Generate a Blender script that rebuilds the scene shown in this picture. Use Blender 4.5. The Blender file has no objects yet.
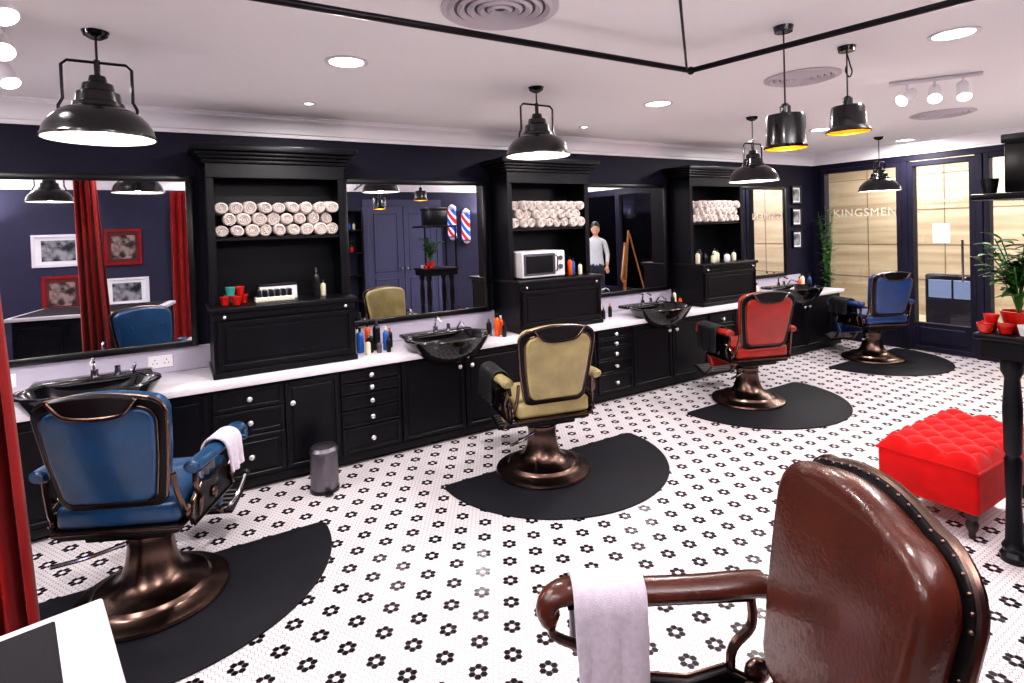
import bpy, bmesh, math, random
from mathutils import Vector, Matrix, Euler
random.seed(7)
R=math.radians
def lin(c):
    o=[]
    for v in c:
        v/=255.0
        o.append(v/12.92 if v<=.04045 else ((v+.055)/1.055)**2.4)
    return (o[0],o[1],o[2],1)
# ------------------------------------------------ materials
def mat(name,col,rough=.5,metal=0,bump=0,bscale=150,var=.0,vscale=6,coat=0,sheen=0,emit=None,estr=0,detail=3,spec=.5):
    m=bpy.data.materials.new(name); m.use_nodes=True
    nt=m.node_tree; b=nt.nodes['Principled BSDF']
    c=lin(col)
    b.inputs['Base Color'].default_value=c
    b.inputs['Roughness'].default_value=rough
    b.inputs['Metallic'].default_value=metal
    b.inputs['Coat Weight'].default_value=coat
    b.inputs['Sheen Weight'].default_value=sheen
    b.inputs['Specular IOR Level'].default_value=spec
    tc=nt.nodes.new('ShaderNodeTexCoord')
    if var>0:
        n=nt.nodes.new('ShaderNodeTexNoise'); n.inputs['Scale'].default_value=vscale; n.inputs['Detail'].default_value=detail
        nt.links.new(tc.outputs['Object'],n.inputs['Vector'])
        r=nt.nodes.new('ShaderNodeValToRGB')
        r.color_ramp.elements[0].position=.3; r.color_ramp.elements[1].position=.7
        r.color_ramp.elements[0].color=(c[0]*(1-var),c[1]*(1-var),c[2]*(1-var),1)
        r.color_ramp.elements[1].color=(min(1,c[0]*(1+var)),min(1,c[1]*(1+var)),min(1,c[2]*(1+var)),1)
        nt.links.new(n.outputs['Fac'],r.inputs['Fac']); nt.links.new(r.outputs['Color'],b.inputs['Base Color'])
    if bump>0:
        n=nt.nodes.new('ShaderNodeTexNoise'); n.inputs['Scale'].default_value=bscale
        nt.links.new(tc.outputs['Object'],n.inputs['Vector'])
        bp=nt.nodes.new('ShaderNodeBump'); bp.inputs['Strength'].default_value=bump; bp.inputs['Distance'].default_value=.004
        nt.links.new(n.outputs['Fac'],bp.inputs['Height']); nt.links.new(bp.outputs['Normal'],b.inputs['Normal'])
    if emit:
        b.inputs['Emission Color'].default_value=lin(emit); b.inputs['Emission Strength'].default_value=estr
    return m
M={}
M['black']=mat('black_paint',(8,8,14),.36,bump=.03,bscale=60,var=.15,spec=.28)
M['navy']=mat('navy_wall',(22,20,40),.6,bump=.05,bscale=80,var=.06,spec=.25)
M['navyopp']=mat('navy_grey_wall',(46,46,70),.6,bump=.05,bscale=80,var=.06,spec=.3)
M['door']=mat('navy_door',(72,75,106),.45,var=.04)
M['frameblk']=mat('black_frame',(8,8,11),.3,var=.1)
M['ceil']=mat('ceiling_paint',(250,246,246),.85,bump=.03,bscale=40,var=.01,vscale=1)
M['trimw']=mat('white_trim',(252,248,250),.5,var=.01)
M['ctop']=mat('countertop_stone',(225,220,228),.25,var=.03,vscale=12)
M['splash']=mat('splashback',(180,174,190),.35,var=.04)
M['bronze']=mat('aged_bronze',(108,88,80),.26,1,bump=.04,bscale=30,var=.2,vscale=10)
M['steel']=mat('brushed_steel',(120,116,124),.38,1,var=.06)
M['chrome']=mat('chrome',(215,215,220),.12,1,var=.03)
M['knob']=mat('silver_knob',(235,232,235),.25,.7,var=.03)
M['darkmetal']=mat('dark_metal',(28,25,28),.35,.7,bump=.05,var=.2)
M['rubber']=mat('rubber_mat',(15,15,23),.7,bump=.2,bscale=400,var=.15,spec=.25)
M['lampblk']=mat('lamp_enamel',(8,8,11),.2,.1,coat=.4,var=.1)
M['lampwhite']=mat('lamp_inner',(250,242,232),.5,var=.02)
M['lampgold']=mat('lamp_gold_inner',(225,170,40),.3,.6,var=.05,emit=(255,180,40),estr=.35)
M['glow']=mat('lamp_glow',(255,250,240),.5,emit=(255,244,228),estr=25)
M['glow2']=mat('downlight_lens',(255,250,240),.5,emit=(255,246,235),estr=12)
M['whiteplastic']=mat('white_plastic',(228,224,228),.4,var=.03)
M['vent']=mat('vent_paint',(205,196,202),.5,var=.03)
M['ventdark']=mat('vent_slot',(110,100,104),.6,var=.05)
M['towel']=mat('towel_cotton',(206,194,188),.95,bump=.8,bscale=350,var=.1,vscale=30,sheen=.3)
M['towelp']=mat('towel_white',(205,195,210),.95,bump=1,bscale=420,var=.1,vscale=60,sheen=.3)
M['cape']=mat('barber_cape',(10,10,16),.6,bump=.3,bscale=200,var=.1)
M['velvet']=mat('red_velvet',(186,3,6),.8,bump=.1,bscale=200,var=.15,vscale=8,sheen=.1,spec=.2)
M['curtain']=mat('curtain_velvet',(128,8,10),.85,bump=.2,bscale=150,var=.15,sheen=.1,spec=.2)
M['basin']=mat('basin_resin',(9,9,12),.15,coat=.4,var=.1)
M['redcer']=mat('red_ceramic',(190,28,20),.25,coat=.4,var=.05)
M['teal']=mat('teal_ceramic',(60,150,140),.3,coat=.3,var=.05)
M['leaf']=mat('leaf_green',(50,98,34),.5,var=.35,vscale=20)
M['soil']=mat('soil',(40,28,20),.9,bump=.5,var=.3)
M['wood']=mat('warm_wood',(150,95,50),.5,var=.25,vscale=14)
M['wooddk']=mat('dark_wood',(35,20,16),.35,var=.2)
M['skin']=mat('skin',(205,155,125),.5,var=.05)
M['hair']=mat('hair',(25,18,15),.6,bump=.5,var=.2)
M['shirt']=mat('shirt_cotton',(200,205,210),.8,bump=.2,var=.06)
M['pants']=mat('trousers',(35,38,55),.8,bump=.2,var=.1)
M['shoe']=mat('shoe_leather',(30,20,15),.4,var=.1)
M['orange']=mat('orange_bottle',(215,85,25),.3,var=.05)
M['bluebot']=mat('blue_bottle',(40,90,170),.25,var=.05)
M['cream']=mat('cream_bottle',(225,215,190),.35,var=.05)
M['paper']=mat('paper',(235,235,238),.8,var=.02)
M['redmount']=mat('picture_mount_red',(95,25,30),.7,var=.1)
M['redframe']=mat('red_frame',(135,10,20),.35,var=.1)
M['whiteframe']=mat('white_frame',(225,220,228),.4,var=.03)
M['screen']=mat('display_screen',(70,80,110),.3,emit=(150,165,205),estr=.55)
M['outfloor']=mat('corridor_floor',(200,188,165),.25,var=.06,vscale=2)
M['joint']=mat('stone_joint',(120,104,84),.8,var=.1)
M['letter']=mat('window_vinyl',(214,206,190),.6,var=.02)
M['deskblk']=mat('desk_leatherette',(14,13,19),.75,bump=.3,bscale=300,var=.1,spec=.2)
M['deskwht']=mat('desk_edge',(190,184,190),.5,var=.03)
def leather(n,c,r=.3): return mat('leather_'+n,c,r,bump=.25,bscale=90,var=.25,vscale=7,coat=.2)
L={'blue':leather('blue',(8,60,98)),'tan':leather('tan',(160,145,98)),'red':leather('red',(150,28,16)),
   'navy':leather('navy',(32,60,112)),'brown':leather('brown',(66,27,16),.26)}
M['mirror']=mat('mirror_silver',(225,225,230),.01,1)
def glass_mat():
    m=bpy.data.materials.new('window_glass'); m.use_nodes=True; nt=m.node_tree
    nt.nodes.remove(nt.nodes['Principled BSDF']); out=nt.nodes['Material Output']
    t=nt.nodes.new('ShaderNodeBsdfTransparent'); t.inputs[0].default_value=(.96,.97,.96,1)
    g=nt.nodes.new('ShaderNodeBsdfGlossy'); g.inputs['Roughness'].default_value=.01
    f=nt.nodes.new('ShaderNodeFresnel'); f.inputs['IOR'].default_value=1.5
    mx=nt.nodes.new('ShaderNodeMixShader')
    nt.links.new(f.outputs[0],mx.inputs[0]); nt.links.new(t.outputs[0],mx.inputs[1]); nt.links.new(g.outputs[0],mx.inputs[2]); nt.links.new(mx.outputs[0],out.inputs[0])
    return m
M['glass']=glass_mat()
def travertine():
    m=mat('travertine',(226,204,160),.5); nt=m.node_tree; b=nt.nodes['Principled BSDF']
    tc=nt.nodes.new('ShaderNodeTexCoord'); mp=nt.nodes.new('ShaderNodeMapping'); mp.inputs['Scale'].default_value=(1,.3,5)
    n=nt.nodes.new('ShaderNodeTexNoise'); n.inputs['Scale'].default_value=1.6; n.inputs['Detail'].default_value=8
    r=nt.nodes.new('ShaderNodeValToRGB'); r.color_ramp.elements[0].color=lin((158,138,114)); r.color_ramp.elements[1].color=lin((200,184,160))
    r.color_ramp.elements[0].position=.3; r.color_ramp.elements[1].position=.7
    nt.links.new(tc.outputs['Object'],mp.inputs[0]); nt.links.new(mp.outputs[0],n.inputs['Vector']); nt.links.new(n.outputs['Fac'],r.inputs[0]); nt.links.new(r.outputs[0],b.inputs['Base Color'])
    return m
M['trav']=travertine()
def pole_mat():
    m=mat('barber_pole_stripes',(240,240,240),.3); nt=m.node_tree; b=nt.nodes['Principled BSDF']
    tc=nt.nodes.new('ShaderNodeTexCoord'); w=nt.nodes.new('ShaderNodeTexWave'); w.bands_direction='DIAGONAL'; w.inputs['Scale'].default_value=1.9
    r=nt.nodes.new('ShaderNodeValToRGB'); r.color_ramp.interpolation='CONSTANT'
    e=r.color_ramp.elements; e[0].color=lin((40,80,200)); e[1].position=.22; e[1].color=lin((225,238,255))
    x=e.new(.78); x.color=lin((205,20,30))
    nt.links.new(tc.outputs['Object'],w.inputs['Vector']); nt.links.new(w.outputs['Fac'],r.inputs[0])
    nt.links.new(r.outputs[0],b.inputs['Base Color']); nt.links.new(r.outputs[0],b.inputs['Emission Color']); b.inputs['Emission Strength'].default_value=.75
    return m
M['pole']=pole_mat()
def art_mat(name,c1,c2,sc):
    m=mat(name,c1,.4); nt=m.node_tree; b=nt.nodes['Principled BSDF']
    tc=nt.nodes.new('ShaderNodeTexCoord'); n=nt.nodes.new('ShaderNodeTexNoise'); n.inputs['Scale'].default_value=sc; n.inputs['Detail'].default_value=5
    r=nt.nodes.new('ShaderNodeValToRGB'); r.color_ramp.elements[0].position=.42; r.color_ramp.elements[1].position=.58
    r.color_ramp.elements[0].color=lin(c1); r.color_ramp.elements[1].color=lin(c2)
    nt.links.new(tc.outputs['Object'],n.inputs['Vector']); nt.links.new(n.outputs['Fac'],r.inputs[0]); nt.links.new(r.outputs[0],b.inputs['Base Color']); return m
M['art1']=art_mat('art_print_mono',(20,20,26),(150,150,158),7)
M['art2']=art_mat('art_print_sepia',(40,25,28),(150,130,125),9)
def hex_floor():
    m=bpy.data.materials.new('hex_mosaic_floor'); m.use_nodes=True; nt=m.node_tree; b=nt.nodes['Principled BSDF']
    N=nt.nodes.new; K=nt.links.new
    S3=math.sqrt(3)
    tc=N('ShaderNodeTexCoord')
    def vm(op,a,b_=None,c=None,scale=None):
        n=N('ShaderNodeVectorMath'); n.operation=op
        for i,v in enumerate((a,b_,c)):
            if v is None: continue
            if hasattr(v,'links'): K(v,n.inputs[i])
            else: n.inputs[i].default_value=v
        if scale is not None: n.inputs['Scale'].default_value=scale
        return n.outputs['Value'] if op in('DOT_PRODUCT','LENGTH') else n.outputs['Vector']
    def ma(op,a,b_=None,c=None):
        n=N('ShaderNodeMath'); n.operation=op
        for i,v in enumerate((a,b_,c)):
            if v is None: continue
            if hasattr(v,'links'): K(v,n.inputs[i])
            else: n.inputs[i].default_value=v
        return n.outputs[0]
    def nearest(P,k):
        r=(.5*k,.5*S3*k,1.0); rm=(-.5*k,-.5*S3*k,-1.0)
        a=vm('WRAP',P,r,rm)
        b2=vm('WRAP',vm('ADD',P,(.5*k,.5*S3*k,0)),r,rm)
        sel=ma('LESS_THAN',vm('DOT_PRODUCT',a,a),vm('DOT_PRODUCT',b2,b2))
        mx=N('ShaderNodeMix'); mx.data_type='VECTOR'; K(sel,mx.inputs['Factor']); K(b2,mx.inputs[4]); K(a,mx.inputs[5])
        return mx.outputs[1]
    P0=vm('MULTIPLY',tc.outputs['Object'],(1,1,0))
    P=vm('SCALE',P0,scale=1/.0262)
    g=nearest(P,1.0); cid=vm('SUBTRACT',P,g)
    ab=vm('ABSOLUTE',g)
    hd=ma('MAXIMUM',vm('DOT_PRODUCT',ab,(.5,S3/2,0)),vm('DOT_PRODUCT',ab,(1,0,0)))
    g2=nearest(cid,6.0); dist=vm('LENGTH',g2)
    blk=ma('MULTIPLY',ma('GREATER_THAN',dist,.5),ma('LESS_THAN',dist,1.5))
    grout=ma('GREATER_THAN',hd,.45)
    mx1=N('ShaderNodeMix'); mx1.data_type='RGBA'; K(blk,mx1.inputs['Factor']); mx1.inputs[6].default_value=lin((218,211,215)); mx1.inputs[7].default_value=lin((20,14,20))
    mx2=N('ShaderNodeMix'); mx2.data_type='RGBA'; K(grout,mx2.inputs['Factor']); K(mx1.outputs[2],mx2.inputs[6]); mx2.inputs[7].default_value=lin((118,110,116))
    K(mx2.outputs[2],b.inputs['Base Color'])
    K(ma('MULTIPLY_ADD',grout,.5,.2),b.inputs['Roughness'])
    bp=N('ShaderNodeBump'); bp.inputs['Strength'].default_value=.3; bp.inputs['Distance'].default_value=.001; bp.invert=True
    K(grout,bp.inputs['Height']); K(bp.outputs[0],b.inputs['Normal'])
    return m
M['floor']=hex_floor()
# ------------------------------------------------ geometry helpers
def merge(bm,tmp,mx=None):
    if mx is not None: bmesh.ops.transform(tmp,matrix=mx,verts=tmp.verts)
    me=bpy.data.meshes.new('t'); tmp.to_mesh(me); tmp.free(); bm.from_mesh(me); bpy.data.meshes.remove(me)
def box(bm,c,s,bev=0,seg=2,mx=None):
    t=bmesh.new(); bmesh.ops.create_cube(t,size=1)
    bmesh.ops.scale(t,vec=Vector(s),verts=t.verts)
    if bev>0: bmesh.ops.bevel(t,geom=list(t.edges),offset=min(bev,min(s)*.49),segments=seg,profile=.5,affect='EDGES')
    bmesh.ops.translate(t,vec=Vector(c),verts=t.verts)
    merge(bm,t,mx)
def b2(bm,x0,x1,y0,y1,z0,z1,bev=0,seg=1,mx=None):
    box(bm,((x0+x1)/2,(y0+y1)/2,(z0+z1)/2),(x1-x0,y1-y0,z1-z0),bev,seg,mx)
def lathe(bm,prof,c=(0,0,0),seg=32,mx=None,sc=(1,1,1)):
    t=bmesh.new(); rings=[]
    for r,z in prof:
        if r<1e-5: rings.append([t.verts.new((0,0,z*sc[2]))])
        else: rings.append([t.verts.new((r*sc[0]*math.cos(2*math.pi*i/seg),r*sc[1]*math.sin(2*math.pi*i/seg),z*sc[2])) for i in range(seg)])
    for a,b_ in zip(rings[:-1],rings[1:]):
        for i in range(seg):
            j=(i+1)%seg
            if len(a)==1 and len(b_)==1: continue
            if len(a)==1: t.faces.new((a[0],b_[i],b_[j]))
            elif len(b_)==1: t.faces.new((a[i],a[j],b_[0]))
            else: t.faces.new((a[i],a[j],b_[j],b_[i]))
    bmesh.ops.recalc_face_normals(t,faces=t.faces)
    bmesh.ops.translate(t,vec=Vector(c),verts=t.verts); merge(bm,t,mx)
def cyl(bm,p0,p1,r,r2=None,seg=16,mx=None):
    p0=Vector(p0);p1=Vector(p1); d=p1-p0; t=bmesh.new()
    bmesh.ops.create_cone(t,cap_ends=True,segments=seg,radius1=r,radius2=r if r2 is None else r2,depth=d.length)
    q=d.to_track_quat('Z','Y').to_matrix().to_4x4()
    bmesh.ops.transform(t,matrix=Matrix.Translation((p0+p1)/2)@q,verts=t.verts); merge(bm,t,mx)
def sph(bm,c,r,sc=(1,1,1),u=16,v=10,mx=None):
    t=bmesh.new(); bmesh.ops.create_uvsphere(t,u_segments=u,v_segments=v,radius=r)
    bmesh.ops.scale(t,vec=Vector(sc),verts=t.verts); bmesh.ops.translate(t,vec=Vector(c),verts=t.verts); merge(bm,t,mx)
def smoothpath(pts,n=6,closed=False):
    P=[Vector(p) for p in pts]; out=[]; m=len(P)
    rng=range(m) if closed else range(m-1)
    for i in rng:
        p0=P[(i-1)%m] if closed or i>0 else P[i]; p1=P[i]; p2=P[(i+1)%m]; p3=P[(i+2)%m] if closed or i+2<m else P[(i+1)%m]
        for k in range(n):
            t=k/n
            out.append(.5*((2*p1)+(-p0+p2)*t+(2*p0-5*p1+4*p2-p3)*t*t+(-p0+3*p1-3*p2+p3)*t**3))
    if not closed: out.append(P[-1])
    return out
def tube(bm,pts,r,seg=8,closed=False,mx=None,sc=(1,1),smooth=0):
    P=[Vector(p) for p in pts]
    if smooth: P=smoothpath(P,smooth,closed)
    n=len(P); t=bmesh.new(); rings=[]; up=None
    for i in range(n):
        a=P[(i-1)%n] if closed or i>0 else P[i]; b_=P[(i+1)%n] if closed or i<n-1 else P[i]
        tan=(b_-a).normalized()
        if up is None:
            up=Vector((0,0,1)) if abs(tan.z)<.9 else Vector((0,1,0))
        side=tan.cross(up)
        if side.length<1e-4: side=tan.cross(Vector((1,0,0)))
        side.normalize(); nu=side.cross(tan).normalized(); up=nu
        rr=r[min(len(r)-1,int(i*len(r)/n))] if isinstance(r,(list,tuple)) else r
        rings.append([t.verts.new(P[i]+side*math.cos(2*math.pi*k/seg)*rr*sc[0]+nu*math.sin(2*math.pi*k/seg)*rr*sc[1]) for k in range(seg)])
    for i in range(n if closed else n-1):
        a=rings[i]; b_=rings[(i+1)%n]
        for k in range(seg): t.faces.new((a[k],a[(k+1)%seg],b_[(k+1)%seg],b_[k]))
    if not closed:
        t.faces.new(rings[0]); t.faces.new(rings[-1])
    bmesh.ops.recalc_face_normals(t,faces=t.faces); merge(bm,t,mx)
def plate(bm,pts2,y0,y1,bev=0,seg=2,mx=None):
    t=bmesh.new()
    A=[t.verts.new((p[0],y0,p[1])) for p in pts2]; B=[t.verts.new((p[0],y1,p[1])) for p in pts2]; n=len(A)
    fa=t.faces.new(A); fb=t.faces.new(B[::-1])
    for i in range(n): t.faces.new((A[i],B[i],B[(i+1)%n],A[(i+1)%n]))
    bmesh.ops.recalc_face_normals(t,faces=t.faces)
    if bev>0:
        es=[e for e in t.edges if abs(e.verts[0].co.y-e.verts[1].co.y)<1e-6]
        bmesh.ops.bevel(t,geom=es,offset=bev,segments=seg,profile=.5,affect='EDGES')
    merge(bm,t,mx)
def fin(name,bm,m,parent=None,smooth=True,ang=35):
    me=bpy.data.meshes.new(name); bm.to_mesh(me); bm.free()
    ms=m if isinstance(m,list) else [m]
    for k in ms: me.materials.append(k)
    if smooth:
        me.shade_smooth(); me.set_sharp_from_angle(angle=R(ang))
    o=bpy.data.objects.new(name,me); bpy.context.collection.objects.link(o)
    if parent: o.parent=parent
    return o
class G:
    def __init__(s,name,loc=(0,0,0),rot=0):
        s.e=bpy.data.objects.new(name,None); s.e.empty_display_size=.1; s.e.location=loc; s.e.rotation_euler=(0,0,rot)
        bpy.context.collection.objects.link(s.e); s.d={}
    def p(s,part,m):
        if part not in s.d: s.d[part]=(bmesh.new(),m)
        return s.d[part][0]
    def done(s):
        for k,(bm,m) in s.d.items(): fin(k,bm,M[m] if isinstance(m,str) else m,s.e)
        return s.e
def simple(name,m,fn):
    bm=bmesh.new(); fn(bm); return fin(name,bm,M[m] if isinstance(m,str) else m)
# ------------------------------------------------ room
CH=2.62; WY=4.68; FX=8.0; OY=-.85; LX=-3.2
simple('floor','floor',lambda b:b2(b,LX,FX,OY,WY,-.05,0))
simple('ceiling','ceil',lambda b:b2(b,LX-.1,FX+.1,OY-.1,WY+.1,CH,CH+.08))
simple('wall_back','navy',lambda b:b2(b,LX-.1,FX+.12,WY,WY+.1,-.05,CH))
simple('wall_left','navyopp',lambda b:b2(b,LX-.1,LX,OY-.1,WY,-.05,CH))
simple('wall_front','navyopp',lambda b:b2(b,LX,FX+.12,OY-.1,OY,-.05,CH))
def sweepX(bm,prof,x0,x1):
    t=bmesh.new(); A=[t.verts.new((x0,y,z)) for y,z in prof]; B=[t.verts.new((x1,y,z)) for y,z in prof]; n=len(A)
    t.faces.new(A); t.faces.new(B[::-1])
    for i in range(n): t.faces.new((A[i],B[i],B[(i+1)%n],A[(i+1)%n]))
    bmesh.ops.recalc_face_normals(t,faces=t.faces); merge(bm,t)
cp=[(0,0),(0,-.15),(-.015,-.15),(-.02,-.125),(-.035,-.12),(-.045,-.09),(-.07,-.055),(-.10,-.035),(-.115,-.03),(-.12,-.012),(-.135,-.01),(-.135,0)]
simple('trim_1','trimw',lambda b:sweepX(b,[(WY+y,CH+z) for y,z in cp],LX,FX))
def crownY(b):
    sweepX(b,[(y,CH+z) for y,z in cp],-WY,-OY)
    bmesh.ops.rotate(b,verts=b.verts,cent=(0,0,0),matrix=Matrix.Rotation(R(-90),3,'Z'))
    bmesh.ops.translate(b,verts=b.verts,vec=(FX,0,0))
simple('trim_2','trimw',crownY)
simple('trim_3','trimw',lambda b:sweepX(b,[(OY-y,CH+z) for y,z in cp],LX,FX))
simple('baseboard_front','navyopp',lambda b:b2(b,LX,2.9,OY,OY+.02,0,.12,.004))
def farwall(b):
    b2(b,FX,FX+.1,OY,WY,2.4,CH)
    b2(b,FX,FX+.1,4.56,WY,0,2.4)
    b2(b,FX,FX+.1,3.52,4.56,0,.42)
    b2(b,FX,FX+.1,OY,1.7,0,.35)
simple('wall_right','navy',farwall)
def frame(b,y0,y1,z0,z1,t=.06,mid=None):
    b2(b,FX-.02,FX+.1,y0,y0+t,z0,z1,.004); b2(b,FX-.02,FX+.1,y1-t,y1,z0,z1,.004)
    b2(b,FX-.02,FX+.1,y0+t,y1-t,z1-t,z1,.004); b2(b,FX-.02,FX+.1,y0+t,y1-t,z0,z0+t,.004)
def win(name,y0,y1,z0,z1):
    g=G(name); frame(g.p('window_frame','navy'),y0,y1,z0,z1,.055)
    b2(g.p('pane','glass'),FX+.04,FX+.046,y0+.05,y1-.05,z0+.05,z1-.05); g.done()
win('window_1',3.525,4.555,.425,2.395)
win('window_2',1.7,2.675,.0,2.395)
win('window_3',.45,1.695,.355,2.395)
win('window_4',OY+.005,.445,.355,2.395)
g=G('door_1')
b=g.p('door_frame','navy'); b2(b,FX-.03,FX+.1,3.45,3.52,0,2.395,.004); b2(b,FX-.03,FX+.1,2.68,2.75,0,2.395,.004)
b=g.p('door_leaf','navy'); frame(b,2.75,3.45,.01,2.38,.06); b2(b,FX,FX+.07,2.8,3.4,.06,.36,.004); b2(b,FX-.012,FX+.02,2.86,3.34,.11,.31,.01)
b2(g.p('pane','glass'),FX+.04,FX+.046,2.8,3.4,.36,2.33)
cyl(g.p('handle','chrome'),(FX-.07,2.86,.9),(FX-.07,2.86,1.4),.012); b=g.p('handle','chrome')
for z in(.95,1.35): cyl(b,(FX-.07,2.86,z),(FX,2.86,z),.008)
b2(g.p('paper_notice','paper'),FX+.03,FX+.034,3.02,3.2,1.36,1.6)
g.done()
def text(name,s,size,y,z):
    c=bpy.data.curves.new(name,'FONT'); c.body=s; c.size=size; c.extrude=.001; c.align_x='CENTER'; c.space_character=1.15
    o=bpy.data.objects.new(name,c); bpy.context.collection.objects.link(o)
    o.rotation_euler=(R(90),0,R(-90)); o.location=(FX+.03,y,z); c.materials.append(M['letter']); return o
text('window_lettering','KINGSMEN',.15,4.0,1.72)
text('window_lettering.001','KINGSMEN',.08,3.1,1.86); text('window_lettering.002','BARBERSHOP',.045,3.1,1.79)
simple('corridor_floor','outfloor',lambda b:b2(b,FX,12.2,-3,7,-.06,-.01))
simple('wall_corridor','trav',lambda b:b2(b,11,11.1,-3,7,-.05,3))
def joints(b):
    for z in(.6,1.2,1.8,2.4): b2(b,10.994,11.0,-3,7,z,z+.012)
    for y in(-1.8,-.6,.6,1.8,3.0,4.2,5.4): b2(b,10.994,11.0,y,y+.012,-.01,3)
simple('trim_corridor_joints','joint',joints)
simple('ceiling_corridor','ceil',lambda b:b2(b,FX+.1,12.2,-3,7,2.9,3))
g=G('advertising_display',(10.2,3.8,0))
b2(g.p('cabinet','navy'),-.06,.1,-.36,.36,0,.78,.02)
for i in(-1,1): b2(g.p('screen','screen'),-.075,-.06,-.16+i*.165,.14+i*.165,.42,.7,.005)
g.done()
# ------------------------------------------------ vanity counter
CF=4.12
def panel(g,x0,x1,z0,z1,y,knobs=(),m='black',part='fronts'):
    b=g.p(part,m); gap=.004
    x0+=gap;x1-=gap;z0+=gap;z1-=gap
    b2(b,x0,x1,y-.012,y,z0,z1,.002)
    w=.028 if (z1-z0)>.13 else .016
    b2(b,x0,x0+w,y-.024,y-.012,z0,z1,.003); b2(b,x1-w,x1,y-.024,y-.012,z0,z1,.003)
    b2(b,x0+w,x1-w,y-.024,y-.012,z0,z0+w,.003); b2(b,x0+w,x1-w,y-.024,y-.012,z1-w,z1,.003)
    if (z1-z0)>.2: b2(b,x0+w+.02,x1-w-.02,y-.019,y-.012,z0+w+.02,z1-w-.02,.005)
    k=g.p('knobs','knob')
    for kx,kz in knobs:
        cyl(k,(kx,y-.012,kz),(kx,y-.036,kz),.007,seg=8); sph(k,(kx,y-.044,kz),.019,(1,.7,1),12,8)
g=G('vanity_counter')
X0=-3.0; X1=7.62; WB=WY-.004
b2(g.p('carcass','black'),X0,X1,CF,WB,.07,.71,.003)
b2(g.p('toe_kick','black'),X0,X1,CF+.05,WB,0,.07)
b2(g.p('countertop','ctop'),X0,X1+.03,CF-.05,WB,.715,.76,.006,2)
b2(g.p('plinth_strip','black'),X0,X1,CF-.005,CF+.03,.03,.085,.002)
for k in range(-1,4):
    o=k*2.4
    def dr(x0,x1,zs):
        for a,b_ in zip(zs[:-1],zs[1:]):
            if o+x1<=X1 and o+x0>=X0-.6: panel(g,max(o+x0,X0),o+x1,a,b_,CF,[((o+x0+o+x1)/2,(a+b_)/2)])
    dr(.18,.62,[.09,.38,.55,.70]); 
    if o+.98<=X1: panel(g,o+.62,o+.99,.09,.70,CF,[(o+.67,.55)])
    dr(1.0,1.45,[.09,.28,.41,.52,.61,.70])
    for a,b_,kx in((1.46,2.0,1.95),(2.01,2.56,2.06)):
        if o+b_<=X1: panel(g,o+a,o+b_,.09,.70,CF,[(o+kx,.6)])
g.done()
simple('trim_splashback','splash',lambda b:b2(b,X0,X1,WY-.02,WY,.762,.93,.003))
def mirror(x0,x1,z0=.93,z1=2.16):
    g=G('framed_mirror'); f=g.p('mirror_frame','frameblk'); t=.045; y0=WY-.045;y1=WY
    b2(f,x0,x0+t,y0,y1,z0,z1,.006,2); b2(f,x1-t,x1,y0,y1,z0,z1,.006,2); b2(f,x0+t,x1-t,y0,y1,z0,z0+t,.006,2); b2(f,x0+t,x1-t,y0,y1,z1-t,z1,.006,2)
    b2(g.p('mirror_glass','mirror'),x0+t-.005,x1-t+.005,WY-.028,WY-.02,z0+t-.005,z1-t+.005); g.done()
mirror(-1.45,.14); mirror(1.2,2.56); mirror(3.6,4.96); mirror(6.0,7.28)
def tower(x0,x1):
    g=G('towel_shelf_tower'); b=g.p('carcass','black'); yf=4.36; W=WY
    b2(b,x0,x0+.035,yf,W,1.23,2.24,.003); b2(b,x1-.035,x1,yf,W,1.23,2.24,.003)
    b2(b,x0,x1,W-.03,W,1.2,2.24)
    b2(b,x0+.03,x1-.03,yf+.01,W,1.68,1.705,.002)
    b2(b,x0,x1,yf,W,2.2,2.24,.002)
    b2(b,x0,x1,yf-.012,yf+.02,2.12,2.24,.003); b2(b,x0-.0,x0+.05,yf-.01,yf+.01,1.24,2.12,.003); b2(b,x1-.05,x1,yf-.01,yf+.01,1.24,2.12,.003)
    c=g.p('cornice','black')
    for i,(e,z0,z1) in enumerate([(.02,2.22,2.25),(.04,2.25,2.275),(.06,2.275,2.3),(.09,2.3,2.345)]):
        b2(c,x0-e,x1+e,yf-e-.01,W,z0,z1,.008,3)
    l=g.p('lower_cabinet','black'); yl=4.2
    b2(l,x0,x1,yl,W,.762,1.2,.003); b2(l,x0-.02,x1+.02,yl-.03,W,1.2,1.235,.008,3); b2(l,x0-.01,x1+.01,yl-.015,W,.762,.80,.004)
    panel(g,x0+.02,x1-.02,.82,1.14,yl,[],part='flap'); 
    b2(l,x0,x1,yl-.012,yl,1.15,1.2,.004)
    k=g.p('knobs','knob')
    for kx in(x0+.07,x1-.07): sph(k,(kx,yl-.022,1.172),.012)
    g.done()
    bm=bmesh.new()
    w=x1-x0-.09; n=9; r=w/n/2
    for row in range(3):
        for i in range(n-(row%2)):
            rr=r*random.uniform(.95,1.1)
            prof=[(0,.0),(rr*.2,-.004),(rr*.3,.004),(rr*.45,-.005),(rr*.55,.004),(rr*.7,-.006),(rr*.9,.0),(rr*1.0,.014),(rr*1.0,.236),(rr*.9,.25),(0,.25)]
            cx=x0+.045+r+(i+(.5 if row%2 else 0))*2*r+random.uniform(-.006,.006); cz=1.706+r*.93+row*r*1.7
            mx=Matrix.Translation((cx,4.365+random.uniform(-.02,.02),cz))@Matrix.Rotation(R(-90+random.uniform(-5,5)),4,'X')@Matrix.Rotation(random.uniform(0,6),4,'Z')
            lathe(bm,prof,seg=14,mx=mx,sc=(1,.9+random.uniform(-.08,.08),1))
    fin('rolled_towel_stack',bm,M['towel'])
for t in range(3): tower(.21+2.4*t,1.15+2.4*t)
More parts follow.
